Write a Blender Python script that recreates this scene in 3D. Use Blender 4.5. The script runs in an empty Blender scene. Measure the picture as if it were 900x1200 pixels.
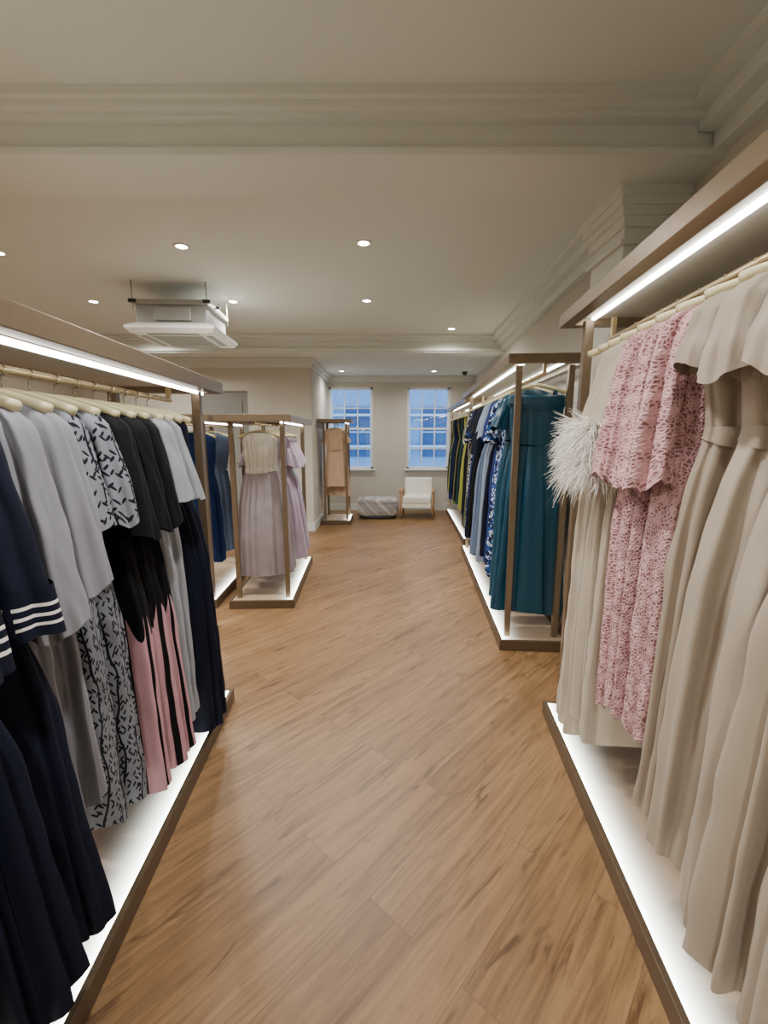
import bpy, bmesh, math, random
import numpy as np
from mathutils import Vector
random.seed(7)
rng = np.random.RandomState(11)
scene = bpy.context.scene
COL = scene.collection

# ------------------------------------------------------------------ materials
def new_mat(name):
    m = bpy.data.materials.new(name); m.use_nodes = True
    nt = m.node_tree
    b = nt.nodes.get("Principled BSDF")
    return m, nt, b
def srgb(r, g, b):
    def c(v):
        v /= 255.0
        return v/12.92 if v <= 0.04045 else ((v+0.055)/1.055)**2.4
    return (c(r), c(g), c(b), 1)
def simple(name, col, rough=0.6, metal=0.0, noise=0.06, nscale=8.0, bump=0.0, bscale=200.0, sheen=0.0, coord='Object'):
    m, nt, b = new_mat(name)
    tc = nt.nodes.new('ShaderNodeTexCoord')
    n = nt.nodes.new('ShaderNodeTexNoise'); n.inputs['Scale'].default_value = nscale
    n.inputs['Detail'].default_value = 3
    nt.links.new(tc.outputs[coord], n.inputs['Vector'])
    mx = nt.nodes.new('ShaderNodeMix'); mx.data_type = 'RGBA'
    mx.inputs['A'].default_value = tuple([min(1, c*(1-noise)) for c in col[:3]]+[1])
    mx.inputs['B'].default_value = tuple([min(1, c*(1+noise)) for c in col[:3]]+[1])
    nt.links.new(n.outputs['Fac'], mx.inputs['Factor'])
    nt.links.new(mx.outputs['Result'], b.inputs['Base Color'])
    b.inputs['Roughness'].default_value = rough
    b.inputs['Metallic'].default_value = metal
    if sheen: b.inputs['Sheen Weight'].default_value = sheen
    if bump:
        n2 = nt.nodes.new('ShaderNodeTexNoise'); n2.inputs['Scale'].default_value = bscale
        nt.links.new(tc.outputs[coord], n2.inputs['Vector'])
        bp = nt.nodes.new('ShaderNodeBump'); bp.inputs['Strength'].default_value = bump
        bp.inputs['Distance'].default_value = 0.002
        nt.links.new(n2.outputs['Fac'], bp.inputs['Height'])
        nt.links.new(bp.outputs['Normal'], b.inputs['Normal'])
    return m
def emis(name, col, strength):
    m, nt, b = new_mat(name)
    b.inputs['Base Color'].default_value = (0.8, 0.8, 0.8, 1)
    b.inputs['Emission Color'].default_value = col
    b.inputs['Emission Strength'].default_value = strength
    return m
def fabric(name, col, rough=0.85, sheen=0.12):
    m = simple(name, col, rough, 0, 0.1, 6, 0.25, 350, sheen)
    return m
def darkfab(name, col, rough=0.8):
    m = simple(name, col, rough, 0, 0.1, 6, 0.2, 350, 0)
    m.node_tree.nodes['Principled BSDF'].inputs['Specular IOR Level'].default_value = 0.22
    return m
def mathn(nt, op, a, b=None, c=None):
    n = nt.nodes.new('ShaderNodeMath'); n.operation = op
    for i, v in enumerate([a, b, c]):
        if v is None: continue
        if isinstance(v, (int, float)): n.inputs[i].default_value = v
        else: nt.links.new(v, n.inputs[i])
    return n.outputs[0]
def leaf_layer(nt, vec, rot, sx, sy, thr, seed):
    mp = nt.nodes.new('ShaderNodeMapping')
    mp.inputs['Rotation'].default_value = (0, 0, rot)
    mp.inputs['Location'].default_value = (seed, seed*0.7, 0)
    nt.links.new(vec, mp.inputs['Vector'])
    mp2 = nt.nodes.new('ShaderNodeMapping'); mp2.inputs['Scale'].default_value = (sx, sy, 1)
    nt.links.new(mp.outputs[0], mp2.inputs['Vector'])
    v = nt.nodes.new('ShaderNodeTexVoronoi'); v.voronoi_dimensions = '2D'
    v.inputs['Scale'].default_value = 1; v.inputs['Randomness'].default_value = 0.8
    nt.links.new(mp2.outputs[0], v.inputs['Vector'])
    return mathn(nt, 'LESS_THAN', v.outputs['Distance'], thr)
def floral(name, base, dark, other=None, sc=1.0, rough=0.8, thr=0.3, st_thr=0.988):
    m, nt, b = new_mat(name)
    uv = nt.nodes.new('ShaderNodeUVMap').outputs[0]
    a = leaf_layer(nt, uv, 0.6, 52*sc, 17*sc, thr, 0.3)
    c = leaf_layer(nt, uv, -0.7, 50*sc, 16*sc, thr, 2.1)
    mx = mathn(nt, 'MAXIMUM', a, c)
    w = nt.nodes.new('ShaderNodeTexWave'); w.inputs['Scale'].default_value = 3.5*sc
    w.inputs['Distortion'].default_value = 5; w.inputs['Detail'].default_value = 1
    w.inputs['Detail Scale'].default_value = 1.2
    nt.links.new(uv, w.inputs['Vector'])
    st = mathn(nt, 'GREATER_THAN', w.outputs['Fac'], st_thr)
    mx = mathn(nt, 'MAXIMUM', mx, st)
    mix = nt.nodes.new('ShaderNodeMix'); mix.data_type = 'RGBA'
    mix.inputs['A'].default_value = base; mix.inputs['B'].default_value = dark
    nt.links.new(mx, mix.inputs['Factor'])
    out = mix.outputs['Result']
    if other:
        d = leaf_layer(nt, uv, 0.1, 22*sc, 19*sc, 0.33, 5.5)
        m2 = nt.nodes.new('ShaderNodeMix'); m2.data_type = 'RGBA'
        nt.links.new(out, m2.inputs['A']); m2.inputs['B'].default_value = other
        nt.links.new(d, m2.inputs['Factor']); out = m2.outputs['Result']
    nt.links.new(out, b.inputs['Base Color'])
    b.inputs['Roughness'].default_value = rough
    b.inputs['Specular IOR Level'].default_value = 0.25
    return m
def lace(name, light, dark):
    m, nt, b = new_mat(name)
    uv = nt.nodes.new('ShaderNodeUVMap').outputs[0]
    nz = nt.nodes.new('ShaderNodeTexNoise'); nz.inputs['Scale'].default_value = 16
    nt.links.new(uv, nz.inputs['Vector'])
    ad = nt.nodes.new('ShaderNodeVectorMath'); ad.operation = 'MULTIPLY_ADD'
    nt.links.new(nz.outputs['Color'], ad.inputs[0]); ad.inputs[1].default_value = (0.035, 0.035, 0)
    nt.links.new(uv, ad.inputs[2])
    v = nt.nodes.new('ShaderNodeTexVoronoi'); v.feature = 'DISTANCE_TO_EDGE'
    v.voronoi_dimensions = '2D'; v.inputs['Scale'].default_value = 88
    nt.links.new(ad.outputs[0], v.inputs['Vector'])
    v2 = nt.nodes.new('ShaderNodeTexVoronoi'); v2.voronoi_dimensions = '2D'
    v2.inputs['Scale'].default_value = 27
    nt.links.new(ad.outputs[0], v2.inputs['Vector'])
    holes = mathn(nt, 'GREATER_THAN', v.outputs['Distance'], 0.18)
    far = mathn(nt, 'GREATER_THAN', v2.outputs['Distance'], 0.38)
    fac = mathn(nt, 'MULTIPLY', holes, far)
    mix = nt.nodes.new('ShaderNodeMix'); mix.data_type = 'RGBA'
    mix.inputs['A'].default_value = light; mix.inputs['B'].default_value = dark
    nt.links.new(fac, mix.inputs['Factor'])
    nt.links.new(mix.outputs['Result'], b.inputs['Base Color'])
    bp = nt.nodes.new('ShaderNodeBump'); bp.inputs['Strength'].default_value = 0.9
    bp.inputs['Distance'].default_value = 0.004; bp.invert = True
    sm = mathn(nt, 'ADD', fac, mathn(nt, 'ADD', mathn(nt, 'MULTIPLY', v.outputs['Distance'], 1.5), v2.outputs['Distance']))
    nt.links.new(sm, bp.inputs['Height']); nt.links.new(bp.outputs[0], b.inputs['Normal'])
    b.inputs['Roughness'].default_value = 0.85
    return m
def striped(name, base, stripe, bands):
    m, nt, b = new_mat(name)
    uv = nt.nodes.new('ShaderNodeUVMap').outputs[0]
    sp = nt.nodes.new('ShaderNodeSeparateXYZ'); nt.links.new(uv, sp.inputs[0])
    tot = None
    for v0, v1 in bands:
        g = mathn(nt, 'MULTIPLY', mathn(nt, 'GREATER_THAN', sp.outputs[1], v0), mathn(nt, 'LESS_THAN', sp.outputs[1], v1))
        tot = g if tot is None else mathn(nt, 'MAXIMUM', tot, g)
    mix = nt.nodes.new('ShaderNodeMix'); mix.data_type = 'RGBA'
    mix.inputs['A'].default_value = base; mix.inputs['B'].default_value = stripe
    nt.links.new(tot, mix.inputs['Factor']); nt.links.new(mix.outputs['Result'], b.inputs['Base Color'])
    b.inputs['Roughness'].default_value = 0.8
    b.inputs['Specular IOR Level'].default_value = 0.22
    return m
def panelled(name, base, panel, k=7.0):
    m, nt, b = new_mat(name)
    uv = nt.nodes.new('ShaderNodeUVMap').outputs[0]
    sp = nt.nodes.new('ShaderNodeSeparateXYZ'); nt.links.new(uv, sp.inputs[0])
    s = mathn(nt, 'SINE', mathn(nt, 'MULTIPLY', sp.outputs[0], 6.28318*k))
    f = mathn(nt, 'GREATER_THAN', s, 0.1)
    lo = mathn(nt, 'LESS_THAN', mathn(nt, 'ADD', sp.outputs[1], mathn(nt, 'MULTIPLY', s, 0.10)), -0.74)
    f = mathn(nt, 'MULTIPLY', f, lo)
    mix = nt.nodes.new('ShaderNodeMix'); mix.data_type = 'RGBA'
    mix.inputs['A'].default_value = base; mix.inputs['B'].default_value = panel
    nt.links.new(f, mix.inputs['Factor']); nt.links.new(mix.outputs['Result'], b.inputs['Base Color'])
    b.inputs['Roughness'].default_value = 0.85
    b.inputs['Specular IOR Level'].default_value = 0.22
    return m
def floor_mat():
    m, nt, b = new_mat('oak_plank_floor')
    tc = nt.nodes.new('ShaderNodeTexCoord')
    mp = nt.nodes.new('ShaderNodeMapping'); mp.inputs['Rotation'].default_value = (0, 0, math.radians(-47))
    nt.links.new(tc.outputs['Object'], mp.inputs['Vector'])
    br = nt.nodes.new('ShaderNodeTexBrick')
    br.offset = 0.37; br.inputs['Scale'].default_value = 1
    br.inputs['Brick Width'].default_value = 1.5; br.inputs['Row Height'].default_value = 0.19
    br.inputs['Mortar Size'].default_value = 0.0011; br.inputs['Mortar Smooth'].default_value = 0.3
    br.inputs['Bias'].default_value = 0
    br.inputs['Color1'].default_value = srgb(146, 113, 76)
    br.inputs['Color2'].default_value = srgb(130, 98, 63)
    br.inputs['Mortar'].default_value = srgb(96, 71, 45)
    nt.links.new(mp.outputs[0], br.inputs['Vector'])
    ad = nt.nodes.new('ShaderNodeVectorMath'); ad.operation = 'MULTIPLY_ADD'
    nt.links.new(br.outputs['Color'], ad.inputs[0]); ad.inputs[1].default_value = (37, 11, 5)
    nt.links.new(mp.outputs[0], ad.inputs[2])
    def noise(sx, sy, sc, det, rough, dist, p0, c0, p1, c1):
        mp2 = nt.nodes.new('ShaderNodeMapping'); mp2.inputs['Scale'].default_value = (sx, sy, 1)
        nt.links.new(ad.outputs[0], mp2.inputs['Vector'])
        n = nt.nodes.new('ShaderNodeTexNoise'); n.inputs['Scale'].default_value = sc
        n.inputs['Detail'].default_value = det; n.inputs['Roughness'].default_value = rough; n.inputs['Distortion'].default_value = dist
        nt.links.new(mp2.outputs[0], n.inputs['Vector'])
        cr = nt.nodes.new('ShaderNodeValToRGB')
        cr.color_ramp.elements[0].position = p0; cr.color_ramp.elements[0].color = c0
        cr.color_ramp.elements[1].position = p1; cr.color_ramp.elements[1].color = c1
        nt.links.new(n.outputs['Fac'], cr.inputs[0])
        return n, cr
    n, cr = noise(1.3, 18, 1.6, 8, 0.68, 0.8, 0.30, (0.50, 0.45, 0.39, 1), 0.62, (1.08, 1.08, 1.08, 1))
    n3, cr3 = noise(1.6, 9.0, 1.8, 4, 0.6, 1.2, 0.30, (0.36, 0.29, 0.23, 1), 0.42, (1, 1, 1, 1))
    mu = nt.nodes.new('ShaderNodeMix'); mu.data_type = 'RGBA'; mu.blend_type = 'MULTIPLY'
    mu.inputs['Factor'].default_value = 1
    nt.links.new(br.outputs['Color'], mu.inputs['A']); nt.links.new(cr.outputs[0], mu.inputs['B'])
    mu2 = nt.nodes.new('ShaderNodeMix'); mu2.data_type = 'RGBA'; mu2.blend_type = 'MULTIPLY'
    mu2.inputs['Factor'].default_value = 0.85
    nt.links.new(mu.outputs['Result'], mu2.inputs['A']); nt.links.new(cr3.outputs[0], mu2.inputs['B'])
    nt.links.new(mu2.outputs['Result'], b.inputs['Base Color'])
    b.inputs['Roughness'].default_value = 0.45
    bp = nt.nodes.new('ShaderNodeBump'); bp.inputs['Strength'].default_value = 0.15; bp.inputs['Distance'].default_value = 0.002
    nt.links.new(n.outputs['Fac'], bp.inputs['Height']); nt.links.new(bp.outputs[0], b.inputs['Normal'])
    return m
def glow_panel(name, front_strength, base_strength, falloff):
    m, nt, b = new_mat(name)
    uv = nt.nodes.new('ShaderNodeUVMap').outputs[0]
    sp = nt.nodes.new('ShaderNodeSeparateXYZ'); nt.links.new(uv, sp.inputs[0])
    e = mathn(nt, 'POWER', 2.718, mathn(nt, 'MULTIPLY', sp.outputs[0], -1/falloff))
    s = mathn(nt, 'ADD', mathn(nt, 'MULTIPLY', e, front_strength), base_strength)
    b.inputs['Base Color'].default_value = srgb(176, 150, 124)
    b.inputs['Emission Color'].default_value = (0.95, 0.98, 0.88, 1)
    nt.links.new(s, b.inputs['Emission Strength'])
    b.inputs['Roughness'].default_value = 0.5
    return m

M = dict(
    wall=simple('painted_taupe_wall', srgb(194, 188, 176), 0.85, 0, 0.03, 2),
    ceil=simple('painted_ceiling', srgb(208, 211, 204), 0.9, 0, 0.02, 1.5),
    trim=simple('painted_trim', srgb(208, 210, 202), 0.7, 0, 0.02, 3),
    floor=floor_mat(),
    bronze=simple('brushed_bronze', srgb(130, 113, 92), 0.34, 0.55, 0.08, 30),
    bronzed=simple('dark_bronze', srgb(104, 88, 70), 0.42, 0.45, 0.08, 30),
    gold=simple('champagne_gold', srgb(214, 190, 146), 0.3, 0.6, 0.05, 20),
    panel=simple('rack_top_panel', srgb(176, 172, 162), 0.6, 0, 0.05, 10),
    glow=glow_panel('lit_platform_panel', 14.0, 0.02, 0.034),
    led=emis('led_strip', (1.0, 0.98, 0.93, 1), 17),
    lamp=emis('downlight_lamp', (1.0, 0.90, 0.72, 1), 70),
    white=simple('white_plastic', srgb(225, 225, 220), 0.45, 0, 0.02, 5),
    galv=simple('galvanised_metal', srgb(160, 162, 158), 0.4, 0.3, 0.1, 12),
    dark=simple('dark_plastic', srgb(35, 35, 38), 0.5, 0, 0.1, 9),
    hanger=simple('cream_hanger', srgb(222, 212, 168), 0.45, 0, 0.04, 20),
    hook=simple('hook_metal', srgb(190, 180, 155), 0.25, 0.9, 0.04, 20),
    wood=simple('light_oak', srgb(168, 128, 88), 0.5, 0, 0.15, 25),
    cream=fabric('cream_upholstery', srgb(232, 228, 216)),
    winframe=simple('window_paint', srgb(222, 226, 228), 0.5, 0, 0.02, 4),
    taupe=simple('taupe_crepe', srgb(156, 142, 125), 0.62, 0, 0.06, 5, 0.15, 300, 0.1),
    taupe2=simple('warm_taupe_crepe', srgb(163, 150, 133), 0.6, 0, 0.06, 5, 0.15, 300, 0.1),
    beige=fabric('beige_chiffon', srgb(184, 172, 154)),
    nude=fabric('nude_satin', srgb(200, 166, 136), 0.5),
    pinklace=lace('pink_guipure_lace', srgb(208, 166, 168), srgb(146, 104, 106)),
    feather=simple('ivory_feather', srgb(246, 243, 236), 0.9, 0, 0.05, 8),
    navy=darkfab('navy_chiffon', srgb(12, 17, 37)),
    navy2=darkfab('ink_navy_crepe', srgb(11, 17, 35)),
    navystripe=striped('navy_striped_cuff', srgb(12, 17, 37), srgb(232, 230, 224), [(-0.045, -0.037), (-0.068, -0.060), (-0.091, -0.083)]),
    grey=fabric('silver_grey_crepe', srgb(130, 131, 140)),
    grey2=fabric('pale_grey_chiffon', srgb(148, 152, 160)),
    greyflo=floral('grey_leaf_embroidery', srgb(126, 130, 139), srgb(18, 20, 30), thr=0.20, sc=1.1, st_thr=0.975),
    black=darkfab('black_crepe', srgb(9, 10, 15)),
    blackpink=panelled('black_pink_panels', srgb(9, 10, 15), srgb(192, 148, 157)),
    lilac=fabric('dusty_lilac', srgb(164, 146, 162), 0.7),
    mauve=fabric('mauve_grey_chiffon', srgb(148, 138, 142), 0.7),
    sequin=simple('ivory_sequins', srgb(210, 204, 190), 0.35, 0.3, 0.35, 180, 0.8, 240),
    teal=simple('teal_satin', srgb(10, 66, 88), 0.36, 0, 0.06, 5, 0.1, 300, 0.0),
    bluefl=floral('blue_white_floral', srgb(36, 72, 134), srgb(205, 214, 228), srgb(14, 24, 54), 0.9, thr=0.24),
    royal=darkfab('royal_blue', srgb(20, 38, 90)),
    slate=fabric('slate_blue', srgb(86, 102, 128)),
    paleblue=fabric('pale_blue', srgb(122, 136, 156)),
    blackfl=floral('black_floral', srgb(16, 18, 24), srgb(196, 200, 204), None, 0.9, thr=0.2),
    olive=fabric('olive_green', srgb(134, 138, 42)),
    green=darkfab('deep_green', srgb(26, 66, 50)),
    khaki=fabric('khaki_green', srgb(92, 92, 56)),
    cobalt=darkfab('cobalt', srgb(20, 42, 84)),
    ottoman=floral('grey_marbled_upholstery', srgb(168, 163, 158), srgb(142, 138, 136), srgb(182, 176, 168), 0.35, thr=0.42),
)

# ------------------------------------------------------------------ mesh helpers
def add(name, verts, faces, mat, parent=None, uv=None, smooth=False):
    me = bpy.data.meshes.new(name)
    me.from_pydata([tuple(v) for v in verts], [], [tuple(f) for f in faces])
    if uv is not None:
        l = me.uv_layers.new(name='UVMap')
        for lp in me.loops: l.data[lp.index].uv = uv[lp.vertex_index]
    me.materials.append(mat)
    if smooth:
        me.polygons.foreach_set('use_smooth', [True]*len(me.polygons))
    me.update()
    o = bpy.data.objects.new(name, me); COL.objects.link(o)
    if parent: o.parent = parent
    return o
def empty(name, loc, rz=0, label=None, cat=None, group=None):
    o = bpy.data.objects.new(name, None); COL.objects.link(o)
    o.location = loc; o.rotation_euler = (0, 0, rz); o.empty_display_size = 0.1
    if label: o['label'] = label
    if cat: o['category'] = cat
    if group: o['group'] = group
    return o
def tag(o, label, cat, group=None):
    o['label'] = label; o['category'] = cat
    if group: o['group'] = group
    return o
def boxes(name, bl, mat, parent=None, bevel=0.0, seg=2, smooth=False):
    bm = bmesh.new()
    for (x0, x1, y0, y1, z0, z1) in bl:
        x0, x1 = min(x0, x1), max(x0, x1)
        vs = [bm.verts.new(c) for c in [(x0,y0,z0),(x1,y0,z0),(x1,y1,z0),(x0,y1,z0),(x0,y0,z1),(x1,y0,z1),(x1,y1,z1),(x0,y1,z1)]]
        for f in [(0,3,2,1),(4,5,6,7),(0,1,5,4),(1,2,6,5),(2,3,7,6),(3,0,4,7)]:
            bm.faces.new([vs[i] for i in f])
    if bevel:
        bmesh.ops.bevel(bm, geom=list(bm.edges), offset=bevel, segments=seg, profile=0.6, affect='EDGES')
    me = bpy.data.meshes.new(name); bm.to_mesh(me); bm.free()
    me.materials.append(mat)
    if smooth: me.polygons.foreach_set('use_smooth', [True]*len(me.polygons))
    o = bpy.data.objects.new(name, me); COL.objects.link(o)
    if parent: o.parent = parent
    return o
def struct(o): o['kind'] = 'structure'; return o
def sweep(name, pts, rx, mat, parent=None, n=10, ry=None, caps=True):
    pts = [Vector(p) for p in pts]; N = len(pts)
    if not hasattr(rx, '__len__'): rx = [rx]*N
    if ry is None: ry = rx
    elif not hasattr(ry, '__len__'): ry = [ry]*N
    vs, fs = [], []
    t0 = (pts[1]-pts[0]).normalized()
    up = Vector((0, 1, 0)) if abs(t0.y) < 0.9 else Vector((1, 0, 0))
    for i, p in enumerate(pts):
        t = (pts[min(i+1, N-1)]-pts[max(i-1, 0)]).normalized()
        a = t.cross(up); a.normalize(); b2 = t.cross(a)
        for k in range(n):
            th = 2*math.pi*k/n
            vs.append(p + a*math.cos(th)*rx[i] + b2*math.sin(th)*ry[i])
    for i in range(N-1):
        for k in range(n):
            k2 = (k+1) % n
            fs.append((i*n+k, i*n+k2, (i+1)*n+k2, (i+1)*n+k))
    if caps:
        fs.append(tuple(range(n-1, -1, -1))); fs.append(tuple((N-1)*n+k for k in range(n)))
    return add(name, vs, fs, mat, parent, smooth=True)
def lathe(name, prof, mat, parent=None, n=40, pw=1.0, sx=1.0, sy=1.0):
    vs, fs, uvs = [], [], []
    for i, (r, z) in enumerate(prof):
        for k in range(n):
            th = 2*math.pi*k/n
            c, s = math.cos(th), math.sin(th)
            x = r*math.copysign(abs(c)**pw, c)*sx; y = r*math.copysign(abs(s)**pw, s)*sy
            vs.append((x, y, z)); uvs.append((x+z, y))
    for i in range(len(prof)-1):
        for k in range(n):
            k2 = (k+1) % n
            fs.append((i*n+k, i*n+k2, (i+1)*n+k2, (i+1)*n+k))
    fs.append(tuple(range(n-1, -1, -1))); fs.append(tuple((len(prof)-1)*n+k for k in range(n)))
    return add(name, vs, fs, mat, parent, uv=uvs, smooth=True)
def ring_tube(name, prof, mat, parent, nz=36, nth=88, ks=(7, 11, 17), seed=0, hem=0.0, zr=None, square=0.85, cap=False, wrinkle=0.0, scallop=0):
    """prof rows: z, cx, cy, halfwidth, halfdepth, foldamp (z descending)."""
    r = np.random.RandomState(seed)
    P = np.array(prof, float)
    z_in = -P[:, 0]
    za, zb = z_in[0], z_in[-1]
    zs = np.linspace(za, zb, 121)
    vals = [np.interp(zs, z_in, P[:, j]) for j in range(1, 6)]
    ker = np.hanning(9); ker /= ker.sum()
    sm = []
    for v in vals:
        w = np.convolve(np.pad(v, 4, mode='reflect', reflect_type='odd'), ker, 'valid'); w[0] = v[0]; w[-1] = v[-1]; sm.append(w)
    a, b = (za, zb) if zr is None else (-zr[0], -zr[1])
    q = np.linspace(0, 1, nz); zz = a+(b-a)*q
    cx, cy, w, d, am = [np.interp(zz, zs, v) for v in sm]
    th = np.linspace(0, 2*np.pi, nth+1)
    ph = r.uniform(0, 6.28, 10); tw = r.uniform(-.5, .5, 4)
    wt = r.uniform(0.6, 1.0, 3)
    wph = r.uniform(0, 6.28, (6, 2)); wk = r.randint(3, 9, 6); wz = r.uniform(10, 34, 6)*r.choice([-1, 1], 6)
    vs, uvs, fs = [], [], []
    C = 2*math.pi*math.sqrt((P[:, 3].mean()**2+P[:, 4].mean()**2)/2)
    for i in range(nz):
        u = (zz[i]-za)
        tp = th + .22*np.sin(2*th+ph[5]+.6*u) + .13*np.sin(3*th+ph[6]-.9*u)
        f = wt[0]*(2*np.abs(np.sin(ks[0]*tp/2+ph[0]+tw[0]*u))**.8-1.1) + 0.6*wt[1]*np.sin(ks[1]*tp+ph[1]+tw[1]*u) + 0.25*wt[2]*np.sin(ks[2]*tp+ph[2]+tw[2]*u*2)
        f = f*(1+.35*np.sin(th+ph[7])) + 0.4*np.sin(2*th+ph[3]+u*3)
        wr_ = 0
        if wrinkle:
            for j in range(6): wr_ = wr_ + np.sin(wk[j]*th+wz[j]*u+wph[j, 0])*np.sin(wz[j]*.35*u+wph[j, 1]+th)
            wr_ = wr_*wrinkle
        ct, st = np.cos(th), np.sin(th)
        sg = np.sign(st)*np.abs(st)**0.5
        X = cx[i] + (w[i])*np.sign(ct)*np.abs(ct)**square + am[i]*f*ct*0.9 + wr_*ct
        Y = cy[i] + d[i]*np.sign(st)*np.abs(st)**square + am[i]*f*sg + wr_*sg
        Z = -zz[i] + (hem*f*q[i]**6 if hem else 0*f) + 0.014*np.sin(2*th+ph[4])*q[i]**3
        if scallop: Z = Z - .012*np.abs(np.sin(scallop*th/2))*q[i]**10
        for k in range(nth+1):
            vs.append((X[k], Y[k], Z[k])); uvs.append((th[k]/(2*math.pi)*C, -u))
    m = nth+1
    for i in range(nz-1):
        for k in range(nth):
            fs.append((i*m+k, (i+1)*m+k, (i+1)*m+k+1, i*m+k+1))
    if cap: fs.append(tuple(range(nth)))
    return add(name, vs, fs, mat, parent, uv=uvs, smooth=True)

# ------------------------------------------------------------------ room
WY = 9.65
def wr(y): return 1.36+0.055*y
struct(boxes('floor', [(-5.2, 3.2, -2.2, 9.9, -0.1, 0)], M['floor']))
struct(boxes('ceiling', [(-5.2, 3.2, -2.2, 6.95, 3.0, 3.1), (-5.2, 3.2, 6.95, 9.9, 2.8, 3.1)], M['ceil']))
w1 = (-1.15, -0.23, 0.89, 2.58); w2 = (0.48, 1.38, 0.89, 2.58)
struct(boxes('wall_back', [(-1.4, w1[0], WY, WY+.2, 0, 2.8), (w1[1], w2[0], WY, WY+.2, 0, 2.8), (w2[1], 2.4, WY, WY+.2, 0, 2.8),
    (w1[0], w1[1], WY, WY+.2, 0, w1[2]), (w1[0], w1[1], WY, WY+.2, w1[3], 2.8),
    (w2[0], w2[1], WY, WY+.2, 0, w2[2]), (w2[0], w2[1], WY, WY+.2, w2[3], 2.8)], M['wall']))
def skew_prism(name, off0, off1, y0, y1, z0, z1, mat):
    v = [(wr(y0)+off0, y0, z0), (wr(y0)+off1, y0, z0), (wr(y1)+off1, y1, z0), (wr(y1)+off0, y1, z0)]
    v += [(a, b, z1) for a, b, c in v]
    return add(name, v, [(0,3,2,1),(4,5,6,7),(0,1,5,4),(1,2,6,5),(2,3,7,6),(3,0,4,7)], mat)
struct(skew_prism('wall_right', 0, 0.25, -2.2, 9.7, 0, 3.0, M['wall']))
struct(boxes('wall_partition', [(-5.2, -3.05, 7.5, 7.65, 0, 2.8), (-2.2, -1.3, 7.5, 7.65, 0, 2.8), (-3.05, -2.2, 7.5, 7.65, 2.3, 2.8), (-1.3, -1.18, 7.5, WY, 0, 2.8)], M['wall']))
struct(boxes('wall_left', [(-5.2, -5.0, -2.2, 7.6, 0, 3.0)], M['wall']))
struct(boxes('wall_front', [(-5.2, 3.2, -2.3, -2.2, 0, 3.0)], M['wall']))
d = struct(boxes('door_1', [(-3.05, -2.2, 7.53, 7.58, 0, 2.3), (-2.95, -2.3, 7.515, 7.53, 0.2, 1.0), (-2.95, -2.3, 7.515, 7.53, 1.15, 2.15)], simple('grey_door', srgb(130, 128, 122), 0.5), bevel=0.004))
def beam_end(name, y0, y1, z0, z1):
    """beam segment whose end dies square into the skewed side wall"""
    v = [(-5.0, y0, z0), (wr(y0)+.01, y0, z0), (wr(y1)+.01, y1, z0), (-5.0, y1, z0)]
    v += [(a, b, z1) for a, b, c in v]
    return v
bv, bf = [], []
for (ya, yb, za, zb) in [(2.20, 2.53, 2.79, 3.0), (2.175, 2.201, 2.79, 2.82), (2.15, 2.201, 2.92, 3.0), (2.12, 2.151, 2.94, 3.0), (2.09, 2.121, 2.965, 3.0), (2.529, 2.56, 2.965, 3.0)]:
    n0 = len(bv); bv += beam_end('', ya, yb, za, zb)
    bf += [tuple(n0+i for i in f) for f in [(0,3,2,1),(4,5,6,7),(0,1,5,4),(1,2,6,5),(2,3,7,6),(3,0,4,7)]]
struct(add('trim_1', bv, bf, M['trim']))
struct(boxes('trim_2', [(-5.0, 1.85, 6.8, 7.1, 2.77, 3.0), (-5.0, 1.85, 6.74, 6.8, 2.93, 3.0), (-5.0, 1.85, 6.68, 6.76, 2.965, 3.0), (-5.0, 1.85, 6.77, 6.81, 2.79, 2.83)], M['trim'], bevel=0.006))
struct(boxes('trim_3', [(-1.18, 1.9, WY-0.09, WY, 2.74, 2.8), (-1.18, 1.9, WY-0.045, WY, 2.68, 2.745), (-5.0, -1.1, 7.4, 7.5, 2.74, 2.8), (-5.0, -1.14, 7.45, 7.5, 2.66, 2.745), (-1.18, -1.09, 7.5, WY, 2.74, 2.8), (-1.18, -1.14, 7.5, WY, 2.68, 2.74)], M['trim'], bevel=0.008))
# side cornice, one run either side of the pilaster
for i, (ya, yb) in enumerate([(-2.2, 2.19), (2.54, 6.85)]):
    struct(skew_prism('trim_%d' % (4+3*i), -0.20, 0.02, ya, yb, 2.95, 2.999, M['trim']))
    struct(skew_prism('trim_%d' % (5+3*i), -0.13, 0.02, ya, yb, 2.885, 2.951, M['trim']))
    struct(skew_prism('trim_%d' % (6+3*i), -0.06, 0.02, ya, yb, 2.81, 2.886, M['trim']))
px0, px1, py0, py1 = 1.20, 1.49, 2.46, 2.82
cap = [(px0, px1, py0, py1, 0, 2.795)]
for i, (o, za, zb) in enumerate([(0.06, 2.75, 2.797), (0.045, 2.71, 2.752), (0.03, 2.67, 2.712), (0.015, 2.62, 2.672), (0.022, 2.54, 2.56)]):
    cap.append((px0-o, px1, py0-o, py1+o, za, zb))
cap.append((px0, px1, 2.52, py1, 2.78, 2.99))
struct(boxes('trim_10', cap, M['trim'], bevel=0.004))
struct(boxes('baseboard_back', [(-1.18, 1.85, WY-0.02, WY, 0, 0.14)], M['trim'], bevel=0.004))
struct(boxes('baseboard_partition', [(-5.0, -3.06, 7.48, 7.5, 0, 0.14), (-2.19, -1.18, 7.48, 7.5, 0, 0.14), (-1.18, -1.16, 7.48, WY, 0, 0.14)], M['trim'], bevel=0.004))
struct(skew_prism('baseboard_right', -0.02, 0.0, -2.0, 9.6, 0, 0.14, M['trim']))
glass, nt, b = new_mat('window_glass')
tr_ = nt.nodes.new('ShaderNodeBsdfTransparent'); gl = nt.nodes.new('ShaderNodeBsdfGlossy'); gl.inputs['Roughness'].default_value = 0.02
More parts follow.
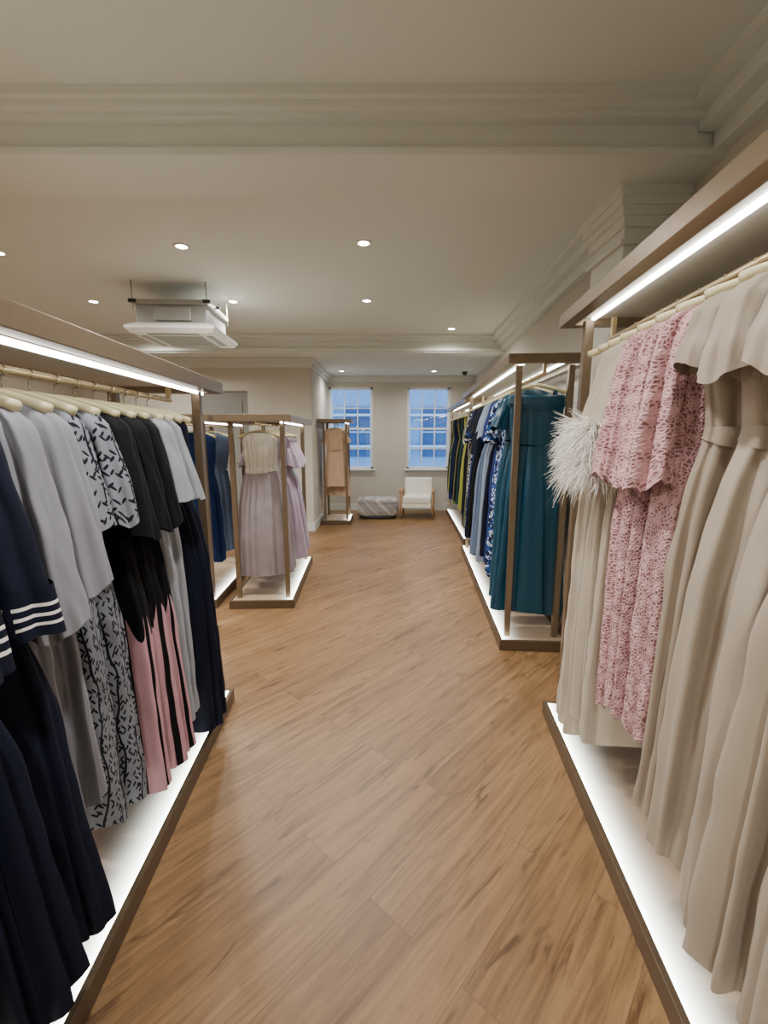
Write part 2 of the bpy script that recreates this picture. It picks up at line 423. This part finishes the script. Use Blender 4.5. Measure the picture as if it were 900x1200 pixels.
mxs = nt.nodes.new('ShaderNodeMixShader'); mxs.inputs[0].default_value = 0.06
nt.links.new(tr_.outputs[0], mxs.inputs[1]); nt.links.new(gl.outputs[0], mxs.inputs[2])
nt.links.new(mxs.outputs[0], nt.nodes['Material Output'].inputs['Surface'])
for i, (a, bb, z0, z1) in enumerate([w1, w2]):
    y = WY+0.03
    fr = [(a, a+.05, y, y+.08, z0, z1), (bb-.05, bb, y, y+.08, z0, z1), (a, bb, y, y+.08, z0, z0+.05), (a, bb, y, y+.08, z1-.05, z1),
          (a+.05, bb-.05, y+.005, y+.06, (z0+z1)/2-.022, (z0+z1)/2+.022)]
    for c in (1, 2):
        xx = a+.05+(bb-a-.1)*c/3; fr.append((xx-.011, xx+.011, y+.01, y+.05, z0+.05, z1-.05))
    for c in (1, 3):
        zz = z0+(z1-z0)*c/4; fr.append((a+.05, bb-.05, y+.012, y+.048, zz-.011, zz+.011))
    fr.append((a-.04, bb+.04, WY-.05, y+.02, z0-.03, z0+.002))
    w = struct(boxes('window_%d' % (i+1), fr, M['winframe'], bevel=0.003))
    g = boxes('glass', [(a+.04, bb-.04, y+.028, y+.032, z0+.04, z1-.04)], glass, parent=w)

fac = boxes('building_facade', [(-7, 8, 15, 15.4, -6, 9)], simple('facade_stone', srgb(118, 152, 194), 0.8, 0, 0.2, 2))
tag(fac, 'pale stone building across the street', 'building')
fz = []
for zz in (-2.2, 0.3, 1.2, 2.2, 3.3, 4.8): fz.append((-7, 8, 14.85, 15.0, zz, zz+.08))
boxes('ledge', fz, simple('facade_ledge', srgb(180, 196, 216), 0.8), parent=fac)
wb, wf = [], []
for r_ in range(-1, 3):
    for c in range(-4, 6):
        x = c*1.25; z = r_*2.5-1.6
        wb.append((x, x+.8, 14.96, 15.02, z, z+1.6))
        wf += [(x-.05, x, 14.9, 15.0, z-.05, z+1.65), (x+.8, x+.85, 14.9, 15.0, z-.05, z+1.65), (x, x+.8, 14.92, 15, z+.78, z+.82), (x+.38, x+.41, 14.92, 15, z, z+1.6)]
p = boxes('window_pane', wb, simple('facade_glass', srgb(56, 90, 138), 0.2), parent=fac); p['kind'] = 'stuff'
p = boxes('window_surround', wf, simple('facade_frame', srgb(170, 190, 214), 0.8), parent=fac)
struct(boxes('street', [(-9, 10, 10.2, 15, -6.2, -6)], simple('asphalt', srgb(90, 92, 96), 0.9)))

# ------------------------------------------------------------------ ceiling fixtures
spots = [(-0.15, 3.62), (-1.52, 3.68), (-3.0, 3.8), (-0.18, 5.07), (-1.6, 5.1), (-3.08, 5.1), (0.9, 6.35),
         (-0.15, 1.2), (-1.6, 1.2), (-3.0, 1.2), (-0.15, -0.8), (-1.6, -0.8), (-3.2, -0.8), (-3.2, 6.35), (-0.8, 8.9), (0.95, 8.9)]  # rows above and behind the camera are unseen, added to light the room
for (x, y) in spots:
    z = 3.0 if y < 6.9 else 2.8
    o = lathe('downlight', [(0.056, 0), (0.056, -0.006), (0.046, -0.008), (0.040, -0.003), (0.040, 0)], M['white'], n=28)
    o.location = (x, y, z)
    tag(o, 'round white recessed ceiling spotlight, switched on', 'ceiling light', 'recessed ceiling spotlights')
    l = lathe('lamp', [(0.039, -0.006), (0.02, -0.009), (0.001, -0.010)], M['lamp'], parent=o, n=20)
    ld = bpy.data.lights.new('downlight_beam', 'SPOT'); ld.energy = 172 if z > 2.9 else 80
    ld.color = (1.0, 0.97, 0.92); ld.spot_size = math.radians(165); ld.spot_blend = 1.0; ld.shadow_soft_size = 0.06
    lo = bpy.data.objects.new('downlight_beam', ld); COL.objects.link(lo); lo.location = (x, y, z-0.03)

# AC cassette
ac = empty('air_conditioner', (-1.98, 4.75, 2.53), math.radians(3), 'white ceiling cassette air conditioner with exposed metal casing', 'air conditioner')
boxes('casing', [(-.40, .36, -.34, .40, .12, .40), (-.43, .39, -.37, .43, .36, .42), (-.2, .2, -.37, -.34, .17, .33)], M['galv'], parent=ac, bevel=0.008)
vs = []
for (s, z) in [(.40, .13), (.48, .08), (.48, .05), (.44, .0)]:
    vs += [(-s, -s, z), (s, -s, z), (s, s, z), (-s, s, z)]
fs = [(0, 1, 2, 3), (15, 14, 13, 12)]
for i in range(3):
    for k in range(4): fs.append((i*4+k, (i+1)*4+k, (i+1)*4+(k+1) % 4, i*4+(k+1) % 4))
add('fascia_panel', vs, fs, M['white'], ac)
gr = [(-.26, .26, -.26+.04*i, -.24+.04*i, -.006, .0) for i in range(14)] + [(-.28, -.26, -.28, .28, -.009, 0), (.26, .28, -.28, .28, -.009, 0)]
boxes('intake_grille', gr, M['galv'], parent=ac)
lg = simple('louver_grey', srgb(150, 152, 150), 0.5)
for (a, c, e, f) in [(-.28, .28, -.40, -.33), (-.28, .28, .33, .40), (-.40, -.33, -.28, .28), (.33, .40, -.28, .28)]:
    boxes('louver', [(a, c, e, f, -.008, -.001)], lg, parent=ac, bevel=0.002)
for sx in (-.42, .38):
    for sy in (-.36, .42):
        sweep('suspension_rod', [(sx, sy, .3), (sx, sy, .64)], 0.006, M['galv'], parent=ac)
boxes('bracket', [(-.46, -.38, -.38, -.34, .38, .42), (.34, .42, -.38, -.34, .38, .42), (-.46, .42, -.02, .02, .42, .44)], M['dark'], parent=ac)
ac.scale = (.84, .84, .73)
sc_ = lathe('security_camera', [(0.05, 0), (0.05, -.02), (0.045, -.035), (0.035, -.055), (0.012, -.068)], M['dark'], n=24)
sc_.location = (1.55, 9.0, 2.8); tag(sc_, 'small dark dome security camera on the ceiling', 'security camera')

# ------------------------------------------------------------------ racks
class Rack: pass
def rack(x0, y0, x1, y1, sgn, depth, H, rodz, rodoff, label, strips=(0.11,), plat=0.08, low=False):
    R = Rack(); R.__dict__.update(x0=x0, y0=y0, x1=x1, y1=y1, sgn=sgn, rodz=rodz, rodoff=rodoff)
    ang = -math.atan((x1-x0)/(y1-y0)); L = math.hypot(x1-x0, y1-y0); R.ang = ang; R.L = L
    E = empty('clothing_rack', (x0, y0, 0), ang, label, 'clothing rack')
    s = sgn; D = depth; r = .022
    boxes('platform', [(s*.004, s*(D-.004), .004, L-.004, 0, plat-.012), (0, s*r, 0, L, 0, plat), (s*(D-r), s*D, 0, L, 0, plat),
          (s*r, s*(D-r), 0, r, 0, plat), (s*r, s*(D-r), L-r, L, 0, plat)], M['bronzed'], parent=E, bevel=0.002, seg=1)
    zt = plat-.006
    a, c = s*(r+.001), s*(D-r-.001)
    vs = [(a, r, zt), (c, r, zt), (c, L-r, zt), (a, L-r, zt)]
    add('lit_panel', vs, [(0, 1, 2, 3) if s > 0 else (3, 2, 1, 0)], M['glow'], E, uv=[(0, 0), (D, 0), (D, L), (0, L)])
    pw = .042
    for px in (.05, D-.05-pw):
        for py in (.09, L-.09-pw):
            boxes('post', [(s*px, s*(px+pw), py, py+pw, plat-.01, H-.06)], M['bronze'], parent=E, bevel=0.003)
    bw, bh, ov = .06, .062, .03
    boxes('top_frame', [(-s*ov, s*(bw-ov), -ov, L+ov, H-bh, H), (s*(D-bw+ov), s*(D+ov), -ov, L+ov, H-bh, H),
          (s*(bw-ov), s*(D-bw+ov), -ov, bw-ov, H-bh, H), (s*(bw-ov), s*(D-bw+ov), L+ov-bw, L+ov, H-bh, H)], M['bronze'], parent=E, bevel=0.003)
    boxes('top_panel', [(s*(bw-ov+.002), s*(D-bw+ov-.002), bw-ov, L+ov-bw, H-.03, H-.015)], M['panel'], parent=E)
    zs = H-bh-.012 if low else H-.045
    for so in strips:
        boxes('light_strip', [(s*(so-.007), s*(so+.007), .05, L-.05, zs, zs+.014)], M['led'], parent=E)
        if low: boxes('strip_channel', [(s*(so-.012), s*(so+.012), .045, L-.045, zs+.0145, H-.03)], M['bronze'], parent=E)
    sweep('hanging_rail', [(s*rodoff, .035, rodz), (s*rodoff, L-.035, rodz)], 0.0125, M['gold'], parent=E, n=14)
    for py in (.04, L-.06):
        boxes('rail_bracket', [(s*(rodoff-.012), s*(rodoff+.012), py, py+.02, rodz, H-.03)], M['gold'], parent=E, bevel=0.002)
    return R
R1 = rack(0.683, -0.1, 0.924, 2.413, 1, .50, 2.20, 2.07, .21, 'tall bronze clothing rack with glowing platform holding taupe and pink dresses')
R2 = rack(0.87, 3.19, 1.08, 6.19, 1, .50, 2.14, 2.02, .23, 'tall bronze clothing rack with teal and blue dresses', strips=(.11, .38))
R3 = rack(1.17, 6.55, 1.30, 9.35, 1, .46, 2.12, 2.0, .22, 'bronze clothing rack with dark and green dresses near the windows', strips=(.11, .35))
L1 = rack(-0.757, -0.1, -0.916, 2.543, -1, .56, 1.885, 1.785, .235, 'bronze clothing rack with glowing platform holding navy and grey dresses', strips=(.06,), low=True)
L2 = rack(-0.84, 4.03, -0.91, 5.6, -1, .60, 1.78, 1.70, .30, 'bronze clothing rack with mauve and lilac dresses', strips=(.07,), low=True)
L2b = rack(-1.56, 4.03, -1.63, 5.6, -1, .50, 1.78, 1.70, .25, 'bronze clothing rack with navy and slate dresses', strips=(.07,), low=True)
L3 = rack(-0.60, 8.03, -0.60, 8.77, -1, .54, 1.88, 1.79, .27, 'small bronze clothing rack with nude dresses by the windows', strips=(.07,), low=True)

# ------------------------------------------------------------------ hangers and dresses
hang_me = {}
def hanger(x, y, rz, rodz):
    if not hang_me:
        pts = []; rx = []; ry = []
        for i in range(17):
            t = -1+2*i/16
            pts.append((t*.195, 0, -.062-.056*abs(t)**1.4)); rx.append(.011+.004*abs(t)); ry.append(.008+.008*abs(t))
        b = sweep('clothes_hanger', pts, rx, M['hanger'], n=10, ry=ry)
        hp = [(0, 0, -.06), (0, 0, -.04)]
        for i in range(13):
            a = -math.pi/2 + math.pi*1.35*i/12
            hp.append((.0165*math.cos(a), 0, -.003+.0165*math.sin(a)))
        h = sweep('hook', hp, .0024, M['hook'], parent=b, n=6)
        hang_me['b'] = b.data; hang_me['h'] = h.data; o = b
    else:
        o = bpy.data.objects.new('clothes_hanger', hang_me['b']); COL.objects.link(o)
        h = bpy.data.objects.new('hook', hang_me['h']); COL.objects.link(h); h.parent = o
    o.location = (x, y, rodz); o.rotation_euler = (0, 0, rz)
    tag(o, 'cream clothes hanger with metal hook on the rail', 'hanger', 'cream hangers on the rails')

def dress(R, y, mat, label, length=1.3, sh=.195, waist=.155, hem=.27, dh=.055, amp=.018, ks=(7, 11, 17), sleeve=None,
          belt=None, upper=None, cape=None, strapless=False, jit=None, skirtmat=None, waistz=-.47, cat='dress', group=None, hemw=.008, q=1.0, sdx=0.0, wrk=.0012, scallop=0):
    if len(label.split()) < 4: label = label+' on a cream hanger'
    t = (y-R.y0)/(R.y1-R.y0)
    c, s_ = math.cos(R.ang), math.sin(R.ang)
    x = R.x0+(R.x1-R.x0)*t + R.sgn*R.rodoff*c
    yy = y + R.sgn*R.rodoff*s_
    if jit is None: jit = rng.uniform(-.06, .06)
    rz = R.ang+jit
    hanger(x, yy, rz, R.rodz)
    E = empty('dress', (x, yy, R.rodz), rz, label, cat, group)
    sd = rng.randint(100000)
    z0 = -.078
    bt = -length
    if strapless:
        prof = [(-.15, 0, 0, sh*.95, .045, .002), (-.25, 0, 0, sh*.92, .052, .004)]
        for sx in (-1, 1):
            sweep('strap', [(sx*.13, -.02, -.17), (sx*.125, -.022, -.11), (sx*.12, 0, -.085), (sx*.125, .022, -.11), (sx*.13, .02, -.17)], .012, mat, parent=E, n=6, ry=.003)
        pf = [(-.135, 0, 0, sh*.97, .050, .003), (-.15, 0, 0, sh+.008, .062, .004), (-.20, 0, 0, sh+.012, .066, .005), (-.235, 0, 0, sh*.95, .055, .004)]
        ring_tube('folded_neckline', pf, mat, E, nz=12, nth=96, ks=(4, 6, 9), seed=sd+3, wrinkle=.0015)
    else:
        prof = [(z0, 0, 0, .085, .028, 0), (z0-.012, 0, 0, .12, .032, 0), (z0-.04, 0, 0, sh*.92, .034, .001), (z0-.065, 0, 0, sh*.98, .038, .002), (z0-.2, 0, 0, sh*.93, .047, .006)]
    prof += [(waistz, 0, 0, waist, .045, .007), (waistz-.12, 0, 0, waist+(hem-waist)*.35, .050, amp*.55), (waistz-.35, sdx*.4, 0, waist+(hem-waist)*.66, dh*.95, amp*.85), (bt, sdx, 0, hem, dh, amp)]
    nth = int(120*q); nz = int(34*q)
    ztop = prof[0][0]
    up = upper or mat; lo = skirtmat or mat
    ring_tube('bodice', prof, up, E, nz=max(8, int(26*q)), nth=nth, ks=ks, seed=sd, zr=(ztop, waistz), wrinkle=wrk)
    ring_tube('skirt', prof, lo, E, nz=max(10, nz), nth=nth, ks=ks, seed=sd, zr=(waistz, bt), hem=hemw, wrinkle=wrk, scallop=scallop)
    if belt:
        pb = [(waistz+.022, 0, 0, waist+.007, .053, .006), (waistz, 0, 0, waist+.008, .056, .006), (waistz-.02, 0, 0, waist+.012, .056, .006)]
        ring_tube('belt', pb, belt, E, nz=6, nth=nth, ks=ks, seed=sd)
    if sleeve:
        ln = sleeve.get('len', .25); fl = sleeve.get('flare', .07); sa = sleeve.get('amp', .004); ou_ = sleeve.get('out', .03)
        sm_ = sleeve.get('mat', mat); fd = min(fl*.85, .062)
        for sx in (-1, 1):
            ou = ou_ if sx == -R.sgn else min(ou_, .02)
            ps = [(z0-.028, sx*(sh-.075), 0, .02, .018, 0), (z0-.040, sx*(sh-.055), 0, .045, .030, sa*.3), (z0-.075, sx*(sh-.025), 0, .050, .042, sa*.5), (z0-.14, sx*(sh-.008), 0, .048, .046, sa*.6),
                  (z0-.12-(ln-.08)*.5, sx*(sh+ou*.5), -.004, .047+(fl-.047)*.45, .046+(fd-.046)*.5, sa*.9), (z0-.04-ln, sx*(sh+ou), -.006, fl, fd, sa)]
            ring_tube('sleeve', ps, sm_, E, nz=max(8, int(24*q)), nth=int(56*q), ks=(5, 7, 9), seed=sd+sx+5, cap=True, hem=sa*.6, square=1.0, wrinkle=.0016, scallop=scallop and 12)
            if sleeve.get('cuff'):
                cz = z0-.04-ln
                pc = [(cz+.11, sx*(sh+ou*.9), -.006, fl*.93+.004, fd*.95+.004, sa), (cz-.012, sx*(sh+ou), -.006, fl+.009, fd+.009, sa)]
                ring_tube('cuff', pc, sleeve['cuff'], E, nz=10, nth=56, ks=(5, 7, 9), seed=sd+sx+5, square=1.0)
            if sleeve.get('feather') and sx == -R.sgn:
                cz = z0-.04-ln; vs, fs = [], []
                r = np.random.RandomState(sd+sx+3)
                for i in range(3000):
                    th = r.uniform(0, 6.283); zb = cz+r.uniform(-.09, .10)
                    p0 = Vector((sx*(sh+ou)+fl*.8*math.cos(th), fd*.8*math.sin(th), zb))
                    dr = Vector((math.cos(th), .8*math.sin(th), r.uniform(-.9, 1.0))).normalized()
                    Lr = r.uniform(.04, .12); dp = r.uniform(.01, .09)
                    tang = Vector((-math.sin(th), math.cos(th), r.uniform(-.5, .5)))*r.choice([-1, 1])
                    side = dr.cross(Vector((r.normal(), r.normal(), r.normal()))).normalized()
                    n0 = len(vs); K = 6; cu = r.uniform(.01, .05)
                    for k in range(K):
                        t_ = k/(K-1); w_ = .0026*(1-t_*.85)
                        p = p0+dr*Lr*t_+Vector((0, 0, -dp*t_*t_))+tang*(cu*t_*t_)
                        vs += [p-side*w_, p+side*w_]
                    for k in range(K-1): fs.append((n0+2*k, n0+2*k+1, n0+2*k+3, n0+2*k+2))
                add('feather_trim', vs, fs, M['feather'], E, smooth=True)
    if cape:
        cm, cl, cw = cape
        pc = [(z0-.004, 0, 0, .09, .034, 0), (z0-.02, 0, 0, .14, .038, .002), (z0-.05, 0, 0, sh*.95, .044, .004), (z0-.10, 0, 0, sh+.02, .055, .009), (z0-cl, 0, 0, sh+cw, .072, .018)]
        ring_tube('ruffle', pc, cm, E, nz=22, nth=nth, ks=(9, 13, 19), seed=sd+9, hem=.014, wrinkle=.001)
    return E

# right rack 1 (near to far)
for yy, ln_, hm in ((0.66, 1.62, .27), (0.80, 1.62, .27), (0.95, 1.66, .265), (1.10, 1.62, .25)):
    dress(R1, yy, M['taupe2'], 'long warm taupe crepe dress with gathered sleeves and belt', ln_, sh=.195, hem=hm, dh=.062, amp=.028, ks=(7, 9, 13), sleeve=dict(len=.22, flare=.056, amp=.009, out=.008), belt=M['taupe2'], waist=.145)
dress(R1, 1.23, M['taupe'], 'long taupe crepe dress with fabric belt', 1.60, sh=.195, hem=.24, dh=.058, amp=.024, ks=(7, 9, 12), sleeve=dict(len=.18, flare=.055, amp=.007, out=.008), belt=M['taupe'], waist=.15)
for k, yy in enumerate((1.36, 1.49, 1.62)):
    dress(R1, yy, M['pinklace'], 'dusty pink guipure lace dress with elbow sleeves', 1.44+.03*k, sh=.2, waist=.18, hem=.225, dh=.052, amp=.017, sleeve=dict(len=.50, flare=.066, amp=.013, out=.03), hemw=.012, scallop=34)
for yy in (1.75, 1.87):
    dress(R1, yy, M['beige'], 'beige dress with ivory feather cuffs', 1.75, sh=.19, hem=.21, dh=.05, amp=.018, sleeve=dict(len=.40, flare=.055, feather=True, out=.055))
dress(R1, 1.98, M['beige'], 'long beige chiffon gown with soft folds', 1.88, sh=.19, hem=.22, dh=.05, amp=.02, ks=(11, 13, 19))
dress(R1, 2.09, M['beige'], 'long beige chiffon gown with soft folds', 1.90, sh=.18, hem=.21, dh=.05, amp=.018, ks=(11, 13, 19))

# left rack 1
nv = dict(hem=.33, dh=.085, amp=.026, ks=(9, 13, 19), sh=.2)
dress(L1, 0.62, M['navy'], 'navy chiffon dress with white striped bell cuffs', 1.42, sleeve=dict(len=.5, flare=.085, amp=.012, cuff=M['navystripe']), **nv)
dress(L1, 0.78, M['navy'], 'navy chiffon dress with white striped bell cuffs', 1.42, sleeve=dict(len=.5, flare=.085, amp=.012, cuff=M['navystripe']), **nv)
dress(L1, 0.97, M['navy'], 'navy chiffon dress with white striped bell cuffs', 1.44, sleeve=dict(len=.5, flare=.085, amp=.012, cuff=M['navystripe']), belt=M['navy'], **nv)
dress(L1, 1.11, M['grey'], 'silver grey dress with flared sleeves', 1.30, sh=.19, hem=.2, dh=.05, amp=.018, sleeve=dict(len=.56, flare=.07, amp=.016))
dress(L1, 1.21, M['grey'], 'silver grey dress with flared sleeves', 1.30, sh=.19, hem=.2, dh=.05, amp=.018, sleeve=dict(len=.50, flare=.07, amp=.016))
dress(L1, 1.33, M['greyflo'], 'grey dress embroidered with dark leafy sprigs', 1.46, sh=.19, hem=.22, dh=.05, amp=.012, sleeve=dict(len=.34, flare=.06, amp=.006))
dress(L1, 1.44, M['greyflo'], 'grey dress embroidered with dark leafy sprigs', 1.46, sh=.2, hem=.22, dh=.05, amp=.012, sleeve=dict(len=.34, flare=.06, amp=.006))
for yy in (1.56, 1.67, 1.78):
    dress(L1, yy, M['black'], 'black crepe dress with dusty pink pleated panels', 1.54, sh=.2, hem=.26, dh=.055, amp=.02, skirtmat=M['blackpink'], sleeve=dict(len=.42, flare=.065, amp=.007), belt=M['black'])
for yy in (1.90, 2.01):
    dress(L1, yy, M['grey2'], 'pale grey chiffon dress with ruffled capelet', 1.5, sh=.2, hem=.22, dh=.05, amp=.015, cape=(M['grey2'], .26, .04), sleeve=dict(len=.34, flare=.075, amp=.014))
for yy in (2.12, 2.23):
    dress(L1, yy, M['navy2'], 'long ink navy gown', 1.66, sh=.19, waist=.17, hem=.28, dh=.05, amp=.018)

# left rack 2
dress(L2, 4.25, M['mauve'], 'mauve grey gown with ivory sequinned bodice', 1.42, sh=.17, waist=.14, hem=.27, dh=.08, amp=.016, ks=(15, 19, 25), upper=M['sequin'], belt=M['sequin'], waistz=-.42)
dress(L2, 4.45, M['mauve'], 'mauve grey chiffon gown', 1.42, sh=.19, hem=.27, dh=.07, amp=.016, ks=(15, 19, 25))
for yy in (4.62, 4.80, 5.0):
    dress(L2, yy, M['lilac'], 'dusty lilac dress with ruffled sleeves', 1.36, sh=.2, hem=.33, dh=.08, amp=.024, sleeve=dict(len=.3, flare=.09, amp=.015), cape=(M['lilac'], .22, .06), q=.8)
dress(L2, 5.25, M['grey2'], 'pale grey dress', 1.3, hem=.26, q=.7)
dress(L2b, 4.45, M['cobalt'], 'dark blue dress', 1.35, hem=.22, q=.8)
dress(L2b, 4.9, M['slate'], 'slate blue dress', 1.35, hem=.22, q=.8)
# left rack 3
dress(L3, 8.22, M['nude'], 'short nude satin dress', 1.12, sh=.19, hem=.21, dh=.06, amp=.012, q=.7, sleeve=dict(len=.2, flare=.06))
dress(L3, 8.40, M['nude'], 'nude satin dress', 1.3, sh=.19, hem=.22, q=.7)
dress(L3, 8.55, M['beige'], 'beige dress', 1.3, sh=.19, hem=.22, q=.7)

# right rack 2
dress(R2, 3.40, M['teal'], 'teal satin gown with folded off-shoulder neckline', 1.78, sh=.2, waist=.165, hem=.25, dh=.07, amp=.022, ks=(6, 8, 12), strapless=True, waistz=-.5, jit=-.05)
dress(R2, 3.60, M['teal'], 'teal satin gown', 1.74, sh=.2, waist=.17, hem=.26, dh=.065, amp=.02, ks=(7, 9, 12), sleeve=dict(len=.25, flare=.07))
cols = [('bluefl', 'blue and white floral dress'), ('bluefl', 'blue and white floral dress'), ('royal', 'royal blue dress'), ('navy', 'navy dress'), ('paleblue', 'pale blue dress'),
        ('paleblue', 'pale blue dress'), ('slate', 'slate blue dress'), ('navy2', 'ink navy dress'), ('black', 'black dress'), ('blackfl', 'black and white floral dress'), ('navy', 'navy dress'), ('royal', 'royal blue dress'),
        ('black', 'black dress'), ('blackfl', 'black and white floral dress'), ('khaki', 'khaki green dress'), ('navy2', 'ink navy dress')]
for i, (m, lb) in enumerate(cols):
    yy = 3.78+i*.145
    if yy > 6.05: break
    dress(R2, yy, M[m], lb, 1.55+.18*random.random(), sh=.2, hem=.22+.07*random.random(), dh=.055, amp=.018, q=.65, sleeve=dict(len=.2+.3*random.random(), flare=.065) if i % 3 else None)
cols = ['black', 'olive', 'navy', 'green', 'black', 'khaki', 'navy', 'navy2', 'cobalt', 'olive', 'black']
nm = dict(black='black dress', navy='navy dress', olive='yellow green dress', green='deep green dress', khaki='khaki dress', navy2='ink navy dress', cobalt='dark blue dress')
for i, m in enumerate(cols):
    dress(R3, 6.8+i*.22, M[m], nm[m], 1.45+.15*random.random(), sh=.2, hem=.24, dh=.07, amp=.016, q=.5)

# ------------------------------------------------------------------ furniture
ch = empty('armchair', (0.66, 8.85, 0), math.radians(-8), 'cream upholstered armchair with light oak frame', 'armchair')
boxes('seat_cushion', [(-.27, .27, -.30, .24, .30, .44)], M['cream'], parent=ch, bevel=.04, seg=4, smooth=True)
bk = boxes('backrest', [(-.28, .28, -.05, .07, 0, .36)], M['cream'], parent=ch, bevel=.045, seg=4, smooth=True)
bk.location = (0, .25, .40); bk.rotation_euler = (math.radians(-12), 0, 0)
boxes('seat_base', [(-.28, .28, -.30, .28, .22, .30)], M['cream'], parent=ch, bevel=.01)
for sx in (-1, 1):
    sweep('leg', [(sx*.31, -.28, 0), (sx*.31, -.27, .25), (sx*.31, -.27, .53)], [.014, .018, .018], M['wood'], parent=ch)
    sweep('leg', [(sx*.31, .34, 0), (sx*.31, .28, .25), (sx*.31, .27, .53)], [.014, .018, .018], M['wood'], parent=ch)
    boxes('armrest', [(sx*.285, sx*.34, -.31, .34, .52, .555)], M['wood'], parent=ch, bevel=.012, seg=3)
    boxes('side_rail', [(sx*.28, sx*.325, -.28, .28, .20, .25)], M['wood'], parent=ch, bevel=.006)
ot = empty('ottoman', (-0.12, 8.85, 0), 0, 'low rounded grey marbled upholstered ottoman bench', 'ottoman')
lathe('cushion', [(.375, .06), (.395, .08), (.405, .16), (.41, .26), (.402, .285), (.398, .29), (.405, .30), (.40, .345), (.38, .37), (.3, .383), (.02, .386)], M['ottoman'], parent=ot, n=64, pw=.5, sx=1.0, sy=.75)
lathe('base', [(.34, 0.0), (.36, .02), (.36, .065)], M['dark'], parent=ot, pw=.5, sy=.75)

# ------------------------------------------------------------------ world, camera
w = bpy.data.worlds.new('world'); scene.world = w; w.use_nodes = True
bg = w.node_tree.nodes['Background']; bg.inputs[0].default_value = (0.44, 0.68, 0.96, 1); bg.inputs[1].default_value = 3.4
cd = bpy.data.cameras.new('camera'); cam = bpy.data.objects.new('camera', cd); COL.objects.link(cam)
cam.location = (0, 0, 1.6); cam.rotation_euler = (math.radians(90-9.64), 0, 0)
cd.sensor_fit = 'HORIZONTAL'; cd.sensor_width = 36; cd.lens = 36*530/900; cd.clip_start = 0.02
scene.camera = cam
